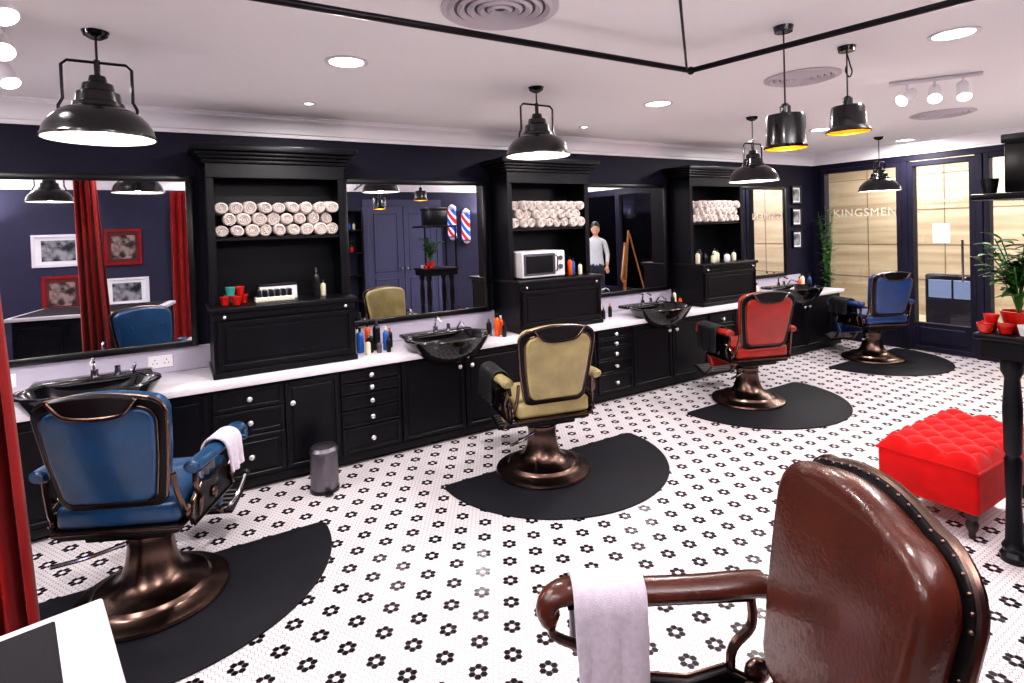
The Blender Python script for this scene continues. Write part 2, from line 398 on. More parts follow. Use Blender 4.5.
def basin(x):
    g=G('shampoo_basin',(x,4.13,.645))
    prof=[(0,0),(.12,0),(.2,.03),(.29,.1),(.35,.18),(.365,.205),(.36,.215),(.335,.215),(.31,.2),(.26,.12),(.18,.06),(.05,.045),(0,.045)]
    lathe(g.p('bowl','basin'),prof,seg=48,sc=(1,.74,1))
    b=g.p('rim_deck','basin'); box(b,(0,.24,.2),(.62,.14,.035),.015,3)
    c=g.p('faucet','chrome'); cyl(c,(0,.26,.21),(0,.26,.25),.022); tube(c,[(0,.26,.25),(0,.25,.31),(0,.2,.33),(0,.13,.31)],.01,smooth=4)
    cyl(c,(.12,.26,.215),(.12,.26,.26),.018); tube(c,[(.2,.26,.21),(.22,.22,.27),(.2,.12,.25)],.008,smooth=4)
    g.done()
for x in(-.45,1.88,4.28,6.68): basin(x)
# ------------------------------------------------ chairs
def outline(wb,wt,h,r,arch=.02,n=6):
    right=[]; q=1.3
    for a in range(n+1):
        t=R(-90+90*a/n); right.append((wb/2-r+r*math.cos(t),r+r*math.sin(t)))
    for f in(.25,.5,.75):
        z=r+(h-(1+q)*r)*f; right.append((wb/2+(wt/2-wb/2)*f+.006*math.sin(f*math.pi),z))
    for a in range(n+1):
        t=R(90*a/n); right.append((wt/2-r*q+r*q*math.cos(t),h-r*q+r*q*math.sin(t)))
    xe=wt/2-r*q
    top=[(xe*f,h+arch*(1-f*f)) for f in(.8,.6,.4,.2,.0)]
    rt=right+top
    left=[(-x,z) for x,z in reversed(rt[:-1])]
    return rt+left
def barber_chair(x,y,rot,lea,drapes=(),lift=0,arch=.02,rad=.06,handle=True,bh=.5,sd=0,al=0):
    """sd: seat drop, al: extra arm length"""
    g=G('barber_chair',(x,y,.0),rot); le=L[lea]
    lathe(g.p('pedestal_base','bronze'),[(0,.014),(.325,.014),(.33,.02),(.325,.034),(.30,.044),(.255,.052),(.245,.062),(.235,.075),(.19,.088),(.15,.105),(.125,.14),(.105,.2),(.095,.28),(.1,.30),(.1,.33),(.085,.335),(.08,.385+lift-sd),(0,.385+lift-sd)],seg=48)
    m=g.p('seat_frame','darkmetal')
    box(m,(0,0,.405-sd),(.34,.40,.05),.012)
    box(m,(0,0,.435-sd),(.50,.50,.03),.01)
    t=g.p('seat_trim','bronze'); box(t,(0,.0,.452-sd),(.535,.525,.022),.01)
    s=g.p('seat_cushion',le); box(s,(0,.01,.515-sd),(.52,.52,.115),.04,5)
    tube(s,[(-.235,.265,.55-sd),(.235,.265,.55-sd)],.012)
    B=Matrix.Translation((0,-.24,.56))@Matrix.Rotation(R(11),4,'X')
    oo=outline(.43,.52,bh,rad,arch)
    ins=lambda k:[(p[0]*k,.26+(p[1]-.26)*k) for p in oo]
    plate(g.p('back_cushion',le),ins(.96),.0,.085,.032,5,mx=B)
    plate(g.p('back_shell','darkmetal'),ins(1.0),-.02,.012,.006,2,mx=B)
    plate(g.p('back_panel',le),ins(.86),-.042,-.01,.014,3,mx=B)
    tube(g.p('back_trim','bronze'),[(p[0],-.004,p[1]) for p in oo],.010,8,True,mx=B)
    tube(g.p('back_trim','bronze'),[(p[0],-.026,p[1]) for p in ins(.885)],.005,6,True,mx=B)
    if handle:
        hp=[(-.17,.515),(-.13,.465),(-.09,.445),(0,.438),(.09,.445),(.13,.465),(.17,.515),(.08,.53),(0,.533),(-.08,.53)]
        plate(g.p('back_handle_plate','darkmetal'),hp,-.05,-.015,.004,1,mx=B)
        tube(g.p('back_handle','bronze'),[(-.17,-.046,.515),(-.13,-.052,.465),(-.09,-.054,.445),(0,-.055,.438),(.09,-.054,.445),(.13,-.052,.465),(.17,-.046,.515)],.009,8,smooth=4,mx=B)
        for i in(-1,0,1):
            for j in(.16,.32): sph(g.p('cushion_buttons',le),(i*.13,.086,j),.011,(1,.45,1),10,6,mx=B)
    else:
        for i,pt in enumerate(smoothpath([(p[0],.0,p[1]) for p in ins(.985)],1,True)): sph(g.p('nailheads','bronze'),(pt.x,.010,pt.z),.0045,mx=B,u=8,v=6)
    for sx in(-1,1):
        h=g.p('hinge_bracket','bronze')
        tube(h,[(sx*.27,-.12,.44),(sx*.275,-.22,.5),(sx*.262,-.27,.62),(sx*.258,-.285,.70)],.012,8,smooth=4)
        sph(h,(sx*.278,-.2,.5),.035,(.5,1,1))
        a=g.p('arm_pad',le)
        tube(a,[(sx*.315,-.25,.70),(sx*.315,-.2,.705),(sx*.315,-.05,.70),(sx*.315,.1+al*.5,.702),(sx*.315,.2+al,.712),(sx*.315,.27+al,.70),(sx*.315,.295+al,.665),(sx*.315,.28+al,.635)],[.024]+[.036]*10+[.034]*4+[.026],12,smooth=4,sc=(1.15,.85))
        k=g.p('arm_bracket','bronze')
        tube(k,[(sx*.31,.27+al,.655),(sx*.31,.28+al,.6),(sx*.305,.2+al,.56),(sx*.3,.17,.5),(sx*.29,.22,.44)],.014,8,smooth=5,sc=(1.2,.8))
        tube(k,[(sx*.31,-.2,.68),(sx*.308,-.2,.6),(sx*.3,-.14,.53),(sx*.29,-.15,.45-sd)],.013,8,smooth=5)
        tube(k,[(sx*.315,-.2,.672),(sx*.315,.24+al,.672)],.012,8,sc=(1.8,.6))
        pp=[(-.2,.43),(.2,.43),(.215,.47),(.19,.53),(.1,.575),(-.02,.56),(-.12,.585),(-.2,.54),(-.22,.48)]
        pp=[(q[0],q[1]-sd) for q in pp]
        P=Matrix(((0,1,0,0),(1,0,0,0),(0,0,1,0),(0,0,0,1)))
        plate(g.p('side_panel','darkmetal'),pp,sx*.285-.008,sx*.285+.008,.004,1,mx=P)
        tube(g.p('side_panel_trim','bronze'),[(sx*.297,p[0],p[1]) for p in pp],.006,6,True)
        sph(k,(sx*.3,.0,.49-sd),.028,(.4,1,1))
    tube(g.p('recline_lever','chrome'),[(.3,.02,.4-sd),(.35,.02,.4-sd),(.36,.12,.42-sd),(.36,.22,.47-sd)],.009,8,smooth=3)
    sph(g.p('lever_knob','frameblk'),(.36,.23,.475-sd),.018)
    tube(g.p('pump_lever','chrome'),[(-.06,-.05,.3),(-.2,-.12,.28),(-.3,-.22,.3)],.01,8,smooth=3)
    f=g.p('footrest_frame','bronze')
    for sx in(-.13,.13): tube(f,[(sx,.2,.4-sd),(sx,.32,.36-sd),(sx,.42,.22),(sx,.52,.15),(sx,.66,.19)],.014,8,smooth=4)
    F=Matrix.Translation((0,.58,.175))@Matrix.Rotation(R(14),4,'X')
    box(g.p('foot_plate','darkmetal'),(0,0,0),(.36,.2,.022),.008,mx=F)
    for i in range(5): box(g.p('foot_tread','steel'),(0,-.07+i*.035,.013),(.32,.014,.008),.002,mx=F)
    F=Matrix.Translation((0,.34,.36-sd))@Matrix.Rotation(R(-28),4,'X')
    box(g.p('leg_rest_cushion',le),(0,0,0),(.40,.06,.2),.025,4,mx=F)
    for sx,y0,w,dr,dm in drapes:
        t=bmesh.new(); k=14; path=[]
        c0=sx*.315
        for i in range(9): path.append((c0-.054,.695-dr+dr*i/8*.98))
        for i in range(1,8):
            an=math.pi-math.pi*i/8; path.append((c0+.052*math.cos(an),.697+.045*math.sin(an)))
        for i in range(9): path.append((c0+.054,.695-dr*.9*i/8))
        rows=[]
        for j in range(k+1):
            row=[]
            for i,(px,pz) in enumerate(path):
                hang=max(0,.7-pz)/max(dr,.01)
                sgn=1 if px>c0 else -1
                wv=sgn*.011*hang*(1+math.sin(j*1.1+1.3*sgn))+random.uniform(-.001,.001)
                yy=y0-w/2*(1-.06*hang)+w*(1-.06*hang)*j/k
                row.append(t.verts.new((px+wv,yy+random.uniform(-.002,.002),pz+.006*math.sin(j*.7)*(1 if i in(0,len(path)-1) else 0))))
            rows.append(row)
        for j in range(k):
            for i in range(len(path)-1): t.faces.new((rows[j][i],rows[j][i+1],rows[j+1][i+1],rows[j+1][i]))
        bmesh.ops.recalc_face_normals(t,faces=t.faces)
        o=fin('hand_towel' if dm=='towelp' else 'folded_cape',t,M[dm],g.e)
        so=o.modifiers.new('s','SOLIDIFY'); so.thickness=.014; so.offset=1
        ss=o.modifiers.new('ss','SUBSURF'); ss.levels=2; ss.render_levels=2
    g.done()
    if lift:
        for c in g.e.children:
            if not c.name.startswith('pedestal'): c.location.z+=lift
def mat_floor(x,y,r=.83,rot=0):
    bm=bmesh.new(); pts=[]
    n=40
    for i in range(n+1):
        a=math.pi+math.pi*i/n; pts.append((r*math.cos(a),r*math.sin(a)))
    pts+= [(r,.05),(r-.03,.08),(-r+.03,.08),(-r,.05)]
    plate(bm,pts,0,.012,.006,2)
    bmesh.ops.transform(bm,matrix=Matrix(((1,0,0,0),(0,0,1,0),(0,1,0,0),(0,0,0,1))),verts=bm.verts)
    bmesh.ops.recalc_face_normals(bm,faces=bm.faces)
    o=fin('anti_fatigue_mat',bm,M['rubber']); o.location=(x,y,.0); o.rotation_euler=(0,0,rot)
mat_floor(-.12,3.33); mat_floor(2.3,3.33); mat_floor(4.68,3.38); mat_floor(7.12,3.5,.8)
barber_chair(-.14,3.17,R(-26),'blue',[(1,.06,.16,.14,'towelp')])
barber_chair(2.165,3.24,R(-13),'tan',[(-1,.08,.3,.16,'cape'),(1,.2,.12,.1,'towelp')])
barber_chair(4.60,3.36,R(-20),'red',[(-1,.06,.32,.2,'cape'),(1,.06,.2,.16,'towelp')])
barber_chair(7.12,3.48,R(-24),'navy',[(-1,.08,.3,.14,'cape')])
barber_chair(.94,.765,R(60),'brown',[(1,.18,.19,.2,'towelp')],lift=.035,arch=.028,rad=.085,handle=False,bh=.545,sd=.08,al=.045)
# ------------------------------------------------ lamps
def dome(x,y,zr,s=1.0,power=14):
    g=G('dome_pendant_lamp',(x,y,zr)); top=CH-zr
    lathe(g.p('shade','lampblk'),[(.207,.002),(.213,.0),(.213,.012),(.206,.02),(.2,.045),(.182,.078),(.155,.108),(.125,.128),(.098,.138),(.095,.155),(.085,.16),(.08,.2),(.062,.21),(.056,.24),(.036,.25),(.03,.275),(0,.28)],seg=48)
    lathe(g.p('shade_inner','lampwhite'),[(.206,.002),(.196,.042),(.178,.072),(.15,.1),(.1,.12),(0,.125)],seg=48)
    w=.125
    tube(g.p('yoke','lampblk'),[(-.14,0,.11),(-.14,0,.14),(-w,0,.17),(-w,0,.315),(-w+.02,0,.335),(w-.02,0,.335),(w,0,.315),(w,0,.17),(.14,0,.14),(.14,0,.11)],.0065,8)
    k=g.p('yoke','lampblk')
    cyl(k,(0,0,.28),(0,0,.345),.012)
    cyl(g.p('cord','lampblk'),(0,0,.34),(0,0,top-.02),.005,seg=8)
    lathe(g.p('canopy','lampblk'),[(0,top-.035),(.02,top-.035),(.045,top-.02),(.052,top-.001),(0,top-.001)],seg=24)
    sph(g.p('bulb','glow'),(0,0,.06),.035,(1,1,1.2))
    g.done()
    l=bpy.data.lights.new('pendant_light','POINT'); l.energy=power; l.shadow_soft_size=.045; l.color=(1,.93,.84)
    o=bpy.data.objects.new('pendant_light',l); o.parent=g.e; o.location=(0,0,.055); bpy.context.collection.objects.link(o)
dome(-.25,3.03,2.15); dome(2.07,3.04,2.17); dome(4.42,3.12,2.05); dome(6.98,3.3,2.0); dome(-1.1,1.6,2.15)
def drum(x,y,z0,z1,brim=0):
    g=G('drum_pendant_lamp',(x,y,0)); r=.095
    if brim: prof=[(r+.012,z0),(r+.014,z0+.006),(r*.93,z0+.03),(r*.86,z1-.015),(r*.8,z1),(.02,z1+.003),(0,z1+.003)]
    else: prof=[(r,z0),(r+.002,z0+.004),(r+.002,z0+.012),(r*.95,z0+.016),(r*.9,z1-.012),(r*.86,z1),(.02,z1+.004),(0,z1+.004)]
    lathe(g.p('shade','lampblk'),prof,seg=40)
    lathe(g.p('shade_inner','lampgold'),[(p[0]*.97-.001,p[1]-.002 if p[1]>z0+.01 else p[1]+.001) for p in prof[:-2]]+[(0,z1-.004)],seg=40)
    lathe(g.p('cap','lampblk'),[(.025,z1),(.025,z1+.04),(.012,z1+.055),(0,z1+.055)],seg=16)
    cyl(g.p('cord','lampblk'),(0,0,z1+.05),(0,0,CH),.004,seg=8)
    lathe(g.p('canopy','lampblk'),[(0,CH-.03),(.04,CH-.028),(.045,CH-.001),(0,CH-.001)],seg=24)
    sph(g.p('bulb','glow'),(0,0,z0+.08),.028)
    if brim: tube(g.p('cord','lampblk'),[(.0,0,CH-.03),(.03,0,CH-.09),(.05,0,CH-.13),(.02,0,CH-.16),(-.015,0,CH-.13),(.0,0,CH-.1)],.004,6,smooth=4)
    g.done()
    l=bpy.data.lights.new('drum_light','POINT'); l.energy=3; l.shadow_soft_size=.035; l.color=(1,.8,.5)
    o=bpy.data.objects.new('drum_light',l); o.parent=g.e; o.location=(0,0,z0+.08); bpy.context.collection.objects.link(o)
drum(2.52,1.6,2.04,2.2); drum(3.13,1.63,2.16,2.3,1)
def downlight(x,y,r=.09,power=33,z=CH):
    g=G('recessed_downlight',(x,y,z))
    lathe(g.p('bezel','whiteplastic'),[(r,-.001),(r+.02,-.002),(r+.022,-.007),(r+.012,-.01),(r,-.008),(r-.004,-.001)],seg=36)
    lathe(g.p('lens','glow2'),[(0,-.004),(r-.001,-.004),(r-.001,-.001),(0,-.001)],seg=36)
    g.done()
    l=bpy.data.lights.new('downlight_lamp','AREA'); l.shape='DISK'; l.size=r*2; l.energy=power; l.color=(1,.95,.93)
    o=bpy.data.objects.new('downlight_lamp',l); o.parent=g.e; o.location=(0,0,-.012); bpy.context.collection.objects.link(o)
for x,y in [(.83,3.0),(3.2,3.06),(5.73,3.25),(7.6,3.3),(-1.6,3.0),(-1.6,.9),(5.8,.9),(7.4,.2)]: downlight(x,y,power=32)  # the out-of-view ones are added to raise the ambient light
downlight(3.43,1.26,power=25); downlight(.83,.9,power=20)  # second one is out of frame, added for ambient fill
for x in(-1.55,.85,3.28,5.7): downlight(x,4.05,.03,7)
def vent(x,y,r):
    g=G('ceiling_air_diffuser',(x,y,CH))
    b=g.p('rings','vent')
    for i in range(5):
        q=r*(1-i*.19); lathe(b,[(q,-.003),(q,-.012),(q-.012,-.02),(q-.03,-.006)],seg=48)
    lathe(g.p('backing','ventdark'),[(0,-.002),(r,-.002),(r,-.001)],seg=48)
    lathe(b,[(r,-.001),(r+.025,-.002),(r+.025,-.008),(r,-.01)],seg=48)
    g.done()
vent(1.2,2.01,.22); vent(3.51,2.11,.2); vent(6.0,2.3,.22)
g=G('ceiling_pipe'); b=g.p('pipe','darkmetal'); ZP=2.5
cyl(b,(-3.1,2.06,ZP),(2.36,2.02,ZP),.014); cyl(b,(2.36,2.02,ZP),(2.85,-.8,ZP),.014); sph(b,(2.36,2.02,ZP),.021)
cyl(b,(2.33,2.02,ZP),(1.1,1.0,CH-.01),.006)
for x in(-2.4,-.6): cyl(g.p('hangers','darkmetal'),(x,2.05-.005*x,ZP),(x,2.05-.005*x,CH),.005); 
for t in(.55,.85): cyl(g.p('hangers','darkmetal'),(2.36+.49*t,2.02-2.82*t,ZP),(2.36+.49*t,2.02-2.82*t,CH),.005)
g.done()
def spots(pts,tgt,pw=40):
    g=G('track_spotlight'); a=Vector((*pts[0],CH-.015)); c=Vector((*pts[-1],CH-.015))
    d=(c-a).normalized(); cyl(g.p('track','whiteplastic'),a-d*.1,c+d*.1,.014)
    for i,p in enumerate(pts):
        P=Vector((p[0],p[1],CH-.11)); T=(Vector(tgt[i])-P).normalized()
        cyl(g.p('stem','whiteplastic'),(p[0],p[1],CH-.01),P,.008)
        cyl(g.p('head','whiteplastic'),P-T*.06,P+T*.055,.032,.042,seg=20)
        cyl(g.p('lens','glow2'),P+T*.055,P+T*.06,.036,seg=20)
        l=bpy.data.lights.new('spot_beam','SPOT'); l.energy=pw; l.spot_size=R(80); l.spot_blend=.6; l.shadow_soft_size=.03; l.color=(1,.94,.9)
        o=bpy.data.objects.new('spot_beam',l); o.location=P+T*.065; o.rotation_euler=(T).to_track_quat('-Z','Y').to_euler(); o.parent=g.e; bpy.context.collection.objects.link(o)
    g.done()
spots([(4.3,1.85),(4.38,1.72),(4.46,1.59)],[(3.2,2.2,1.8),(2.6,1.0,.5),(3.4,1.0,.5)],30)
spots([(-.47,2.5),(-.56,3.0),(-.64,3.5)],[(.5,1.6,.5),(-.2,2.0,1.5),(0,2.8,1)],25)
def fill_uplight(x,y,rot,pw=45):  # invented wall fitting with an upward lamp, added to brighten the ceiling
    g=G('added_fill_uplight',(x,y,1.95),rot)
    lathe(g.p('bowl','whiteplastic'),[(0,-.1),(.05,-.08),(.1,-.03),(.13,.02),(.125,.025),(.09,-.02),(0,-.06)],c=(0,.14,0),seg=28)
    b2(g.p('wall_plate','whiteplastic'),-.05,.05,0,.03,-.1,.02,.004)
    g.done()
    l=bpy.data.lights.new('ceiling_fill_lamp','AREA'); l.shape='DISK'; l.size=.16; l.energy=pw; l.color=(1,.95,.94)
    o=bpy.data.objects.new('ceiling_fill_lamp',l); o.parent=g.e; o.location=(0,.14,.0); o.rotation_euler=(R(180),0,0); bpy.context.collection.objects.link(o)
for x in(-2.4,1.0,1.6,5.7,6.6): fill_uplight(x,OY,0)
for y in(.4,2.6): fill_uplight(LX,y,R(-90))
# ------------------------------------------------ ottoman
g=G('tufted_ottoman',(3.9,1.44,0))
LX2,LY2=.86,.48
nx,ny=90,54; vs=[]
p=.155
t=bmesh.new()
def tz(x,y):
    a=(x+y)/p; c=(x-y)/p
    z=.036*(abs(math.sin(math.pi*a))*abs(math.sin(math.pi*c)))**.45
    ex=min(1,(LX2/2-abs(x))/.05); ey=min(1,(LY2/2-abs(y))/.05)
    e=max(0,ex)*max(0,ey)
    rx=1-(1-max(0,ex))**2; ry=1-(1-max(0,ey))**2
    return .365+ z*min(1,e*1.5)+.045*min(rx,ry)**.6
for i in range(nx+1):
    vs.append([t.verts.new((-LX2/2+LX2*i/nx,-LY2/2+LY2*j/ny,tz(-LX2/2+LX2*i/nx,-LY2/2+LY2*j/ny))) for j in range(ny+1)])
for i in range(nx):
    for j in range(ny): t.faces.new((vs[i][j],vs[i+1][j],vs[i+1][j+1],vs[i][j+1]))
merge(g.p('tufted_top','velvet'),t)
b=g.p('body','velvet'); box(b,(0,0,.255),(LX2,LY2,.23),.02,3); 
tube(g.p('piping','velvet'),[(-LX2/2,-LY2/2,.365),(LX2/2,-LY2/2,.365),(LX2/2,LY2/2,.365),(-LX2/2,LY2/2,.365)],.009,8,True)
for i in range(-6,7):
    for j in range(-6,7):
        x=(i+j)*p/2; y=(i-j)*p/2
        if abs(x)<LX2/2-.04 and abs(y)<LY2/2-.04: sph(g.p('buttons','velvet'),(x,y,tz(x,y)+.004),.012,(1,1,.6),10,6)
for sx in(-1,1):
    for sy in(-1,1):
        lathe(g.p('legs','wooddk'),[(0,0),(.014,0),(.018,.01),(.016,.03),(.026,.05),(.03,.075),(.022,.095),(.03,.105),(.034,.14),(0,.14)],c=(sx*.37,sy*.19,0),seg=20)
g.done()
# ------------------------------------------------ right console
g=G('display_console',(3.34,0,0)); b=g.p('top','black')
b2(b,0,.6,.7,1.17,1.085,1.12,.01,3); b2(b,.02,.58,.72,1.15,1.0,1.085,.004)
for x,y in((.115,1.055),(.5,1.08),(.115,.77),(.5,.77)):
    lathe(g.p('turned_legs','black'),[(0,0),(.055,0),(.058,.03),(.045,.05),(.05,.07),(.035,.1),(.03,.3),(.036,.5),(.028,.52),(.036,.54),(.04,.75),(.03,.9),(.045,.93),(.045,1.0),(0,1.0)],c=(x,y,0),seg=24)
for x,y in((.57,1.12),(.57,.74),(.2,.74)): b2(g.p('posts','black'),x-.012,x+.012,y-.012,y+.012,1.12,1.78,.003)
b2(g.p('upper_shelf','black'),0,.6,.7,1.17,1.765,1.795,.006,2)
g.done()
g=G('storage_box',(3.63,.93,1.797)); b2(g.p('box_body','frameblk'),-.16,.16,-.15,.15,0,.24,.008,2); b2(g.p('lid','frameblk'),-.17,.17,-.16,.16,.24,.285,.008,2); g.done()
def pot(name,x,y,z,r,h,m):
    g=G(name,(x,y,z)); lathe(g.p('vessel',m),[(0,0),(r*.7,0),(r*.75,.004),(r,h-.01),(r*1.04,h-.008),(r*1.04,h),(r*.93,h),(r*.68,.01),(0,.008)],seg=28); g.done()
pot('patterned_cup',3.39,1.11,1.797,.035,.07,'frameblk')
def leafbm(bm,base,dirv,ln,w,droop=.3):
    d=Vector(dirv).normalized(); side=d.cross(Vector((0,0,1)))
    if side.length<.05: side=Vector((1,0,0))
    side.normalize(); n=6; t=bmesh.new(); rows=[]
    for i in range(n+1):
        f=i/n; c=Vector(base)+d*ln*f+Vector((0,0,-droop*ln*f*f)); ww=w*math.sin(math.pi*min(1,.06+f*.94))**.8*(1-.2*f)
        rows.append((t.verts.new(c-side*ww+Vector((0,0,ww*.3))),t.verts.new(c),t.verts.new(c+side*ww+Vector((0,0,ww*.3)))))
    for a,b_ in zip(rows[:-1],rows[1:]):
        t.faces.new((a[0],a[1],b_[1],b_[0])); t.faces.new((a[1],a[2],b_[2],b_[1]))
    merge(bm,t)
def plant(x,y,z,potr,poth,h,spread,n,lsz,m='whiteplastic',nm='potted_plant'):
    g=G(nm,(x,y,z))
    lathe(g.p('pot',m),[(0,0),(potr*.7,0),(potr,poth-.01),(potr*1.06,poth),(potr*.92,poth),(potr*.88,poth-.02),(0,poth-.02)],seg=28)
    lathe(g.p('soil','soil'),[(0,poth-.018),(potr*.87,poth-.018),(potr*.87,poth-.03),(0,poth-.03)],seg=20)
    for i in range(n):
        a=random.uniform(0,6.283); f=random.uniform(.35,1); tip=Vector((math.cos(a)*spread*f,math.sin(a)*spread*f,poth+h*random.uniform(.55,1)))
        tube(g.p('stems','leaf'),[(0,0,poth-.02),(tip.x*.3,tip.y*.3,poth+(tip.z-poth)*.5),tuple(tip)],.003,5,smooth=3)
        for k in range(7):
            q=random.uniform(.3,1); c=Vector((tip.x*q*q,tip.y*q*q,poth+(tip.z-poth)*q)); a2=random.uniform(0,6.283)
            leafbm(g.p('leaves','leaf'),c,(math.cos(a2),math.sin(a2),random.uniform(.0,.8)),lsz*random.uniform(.7,1.2),lsz*.24)
    g.done()
plant(3.5,1.04,1.122,.07,.1,.38,.2,20,.1,'redcer')
for i,(x,y) in enumerate([(3.375,1.13),(3.45,1.135),(3.40,1.06)]): pot('red_bowl',x,y,1.122,.033,.045,'redcer'); 
pot('red_bowl',3.415,1.12,1.168,.031,.04,'redcer')
pot('white_bowl',3.385,.98,1.122,.03,.05,'whiteplastic')
plant(7.83,4.40,0,.1,.3,1.6,.1,22,.11,'frameblk',nm='tall_potted_plant')
# ------------------------------------------------ desk and curtain
g=G('reception_desk',(-.165,1.56,0),R(11)) 
b2(g.p('desk_top','deskwht'),-1.45,0,-.95,0,.86,.9,.006,2); b2(g.p('leather_inlay','deskblk'),-1.4,-.085,-.9,-.03,.896,.904,.003)
b2(g.p('desk_body','black'),-1.4,-.04,-.9,-.04,0,.86,.004)
b=g.p('panel_mouldings','black')
for x in(-1.35,-.9,-.45): b2(b,x,x+.4,-.04,-.025,.12,.78,.01)
b2(b,-.04,-.025,-.85,-.1,.12,.78,.01)
g.done()
def curtain(name,x0t,x1t,x0b,x1b,y,z0,z1,n=9,amp=.035):
    bm=bmesh.new(); N=n*8; K=24; rows=[]
    for k in range(K+1):
        f=k/K; z=z1+(z0-z1)*f; a0=x0t+(x0b-x0t)*f; a1=x1t+(x1b-x1t)*f
        rows.append([bm.verts.new((a0+(a1-a0)*i/N,y+amp*math.sin(i/N*n*2*math.pi+.4*math.sin(f*3))*(.6+.5*f)+.008*math.sin(i*1.7),z)) for i in range(N+1)])
    for k in range(K):
        for i in range(N): bm.faces.new((rows[k][i],rows[k+1][i],rows[k+1][i+1],rows[k][i+1]))
    o=fin(name,bm,M['curtain'],ang=80); s=o.modifiers.new('s','SOLIDIFY'); s.thickness=.006
curtain('red_curtain',-.76,-.60,-.74,-.47,2.75,.02,2.44,4,.045)
simple('curtain_rail','darkmetal',lambda b:(cyl(b,(-3.2,2.75,2.46),(-.57,2.75,2.46),.014),cyl(b,(-.59,2.75,2.46),(-.59,2.75,2.62),.008)))
curtain('red_curtain',.0,.45,-.02,.5,OY+.14,.01,2.44,5)
# ------------------------------------------------ bin and counter items
g=G('pedal_bin',(.81,3.84,0))
lathe(g.p('bin_body','steel'),[(0,.004),(.088,.004),(.09,.01),(.09,.255),(.086,.26)],seg=36); lathe(g.p('bin_lid','steel'),[(.092,.258),(.093,.275),(.08,.295),(.04,.308),(0,.31)],seg=36)
lathe(g.p('bin_base','frameblk'),[(0,0),(.094,0),(.094,.022),(.09,.024)],seg=36); box(g.p('pedal','frameblk'),(0,-.11,.014),(.05,.05,.01),.004); g.done()
def bottle(g,x,y,r,h,m,cap='frameblk'):
    lathe(g.p('bottle_%s'%m,m),[(0,0),(r*.9,0),(r,.005),(r,h*.68),(r*.85,h*.76),(r*.35,h*.82),(r*.35,h*.86),(0,h*.86)],c=(x,y,0),seg=20)
    lathe(g.p('cap_%s'%cap,cap),[(r*.4,h*.84),(r*.4,h),(0,h)],c=(x,y,0),seg=16)
def bottles(x,y,z,lst):
    g=G('hair_product_bottles',(x,y,z))
    for q in lst: bottle(g,*q)
    g.done()
bottles(1.24,4.4,.761,[(0,0,.028,.2,'bluebot','frameblk'),(.07,-.04,.025,.16,'frameblk','knob'),(.14,.02,.03,.25,'frameblk','steel'),(.03,-.1,.022,.12,'cream','frameblk'),(.2,-.03,.024,.19,'bluebot','cream'),(.0,.08,.024,.21,'cream','frameblk'),(.12,-.1,.02,.1,'steel','frameblk'),(.26,.05,.022,.16,'frameblk','orange'),(.09,.1,.024,.22,'orange','frameblk'),(.19,-.12,.018,.13,'frameblk','steel')])
bottles(2.42,4.28,.761,[(0,0,.026,.2,'orange','frameblk'),(.06,.04,.024,.17,'orange','cream'),(-.05,.06,.024,.15,'frameblk','steel'),(.03,-.07,.02,.13,'frameblk','steel')])
bottles(3.66,4.42,.761,[(0,0,.022,.15,'frameblk','steel'),(.06,.0,.022,.17,'cream','frameblk'),(.12,.04,.022,.12,'bluebot','frameblk'),(.03,-.08,.02,.12,'frameblk','steel'),(.17,-.02,.02,.14,'frameblk','orange')])
bottles(4.75,4.4,.761,[(0,0,.024,.16,'frameblk','steel'),(.06,.03,.022,.2,'cream','frameblk'),(.12,.0,.02,.12,'orange','frameblk')])
bottles(6.1,4.35,.761,[(0,0,.025,.2,'frameblk','steel'),(.08,.0,.024,.17,'cream','frameblk'),(1.05,.04,.022,.18,'orange','frameblk'),(1.12,.04,.025,.22,'cream','frameblk'),(1.2,.0,.025,.16,'frameblk','steel'),(1.28,.04,.025,.2,'bluebot','frameblk')])
z=1.236
for x,y,m in[(.30,4.36,'redcer'),(.37,4.34,'redcer'),(.335,4.45,'teal'),(.42,4.42,'redcer')]: pot('shaving_mug',x,y,z,.034,.06,m)
pot('shaving_mug',.335,4.355,z+.062,.032,.06,'teal'); pot('shaving_mug',.395,4.38,z+.062,.032,.06,'redcer')
g=G('grooming_kit_box',(.62,4.36,z)); b2(g.p('tray','whiteplastic'),-.13,.13,-.05,.05,0,.035,.004)
for i in range(6): b2(g.p('clipper_guards','frameblk'),-.12+i*.041,-.09+i*.041,-.04,.04,.035,.085,.004)
b2(g.p('labels','cream'),-.12,.12,-.053,-.05,.008,.028); g.done()
g=G('grooming_kit_box',(.66,4.46,z)); b2(g.p('tray','whiteplastic'),-.13,.13,-.03,.03,0,.1,.004); b2(g.p('lid','frameblk'),-.133,.133,-.033,.033,.1,.115,.003); g.done()
bottles(.92,4.38,z,[(0,0,.024,.22,'frameblk','steel'),(.06,.05,.02,.12,'cream','steel')])
g=G('microwave_oven',(2.93,4.4,z)); b2(g.p('housing','whiteplastic'),-.24,.24,-.14,.2,.01,.25,.012,3)
b2(g.p('door_window','frameblk'),-.2,.1,-.148,-.14,.05,.21,.004); b2(g.p('door_rim','steel'),-.225,.125,-.144,-.139,.03,.23,.004)
cyl(g.p('dials','steel'),(.18,-.14,.18),(.18,-.16,.18),.022); cyl(g.p('dials','steel'),(.18,-.14,.1),(.18,-.16,.1),.022); tube(g.p('dials','steel'),[(.13,-.145,.06),(.13,-.17,.07),(.13,-.17,.2),(.13,-.145,.21)],.006)
for sx in(-.2,.2): cyl(g.p('feet','frameblk'),(sx,-.1,0),(sx,-.1,.012),.015); cyl(g.p('feet','frameblk'),(sx,.15,0),(sx,.15,.012),.015)
g.done()
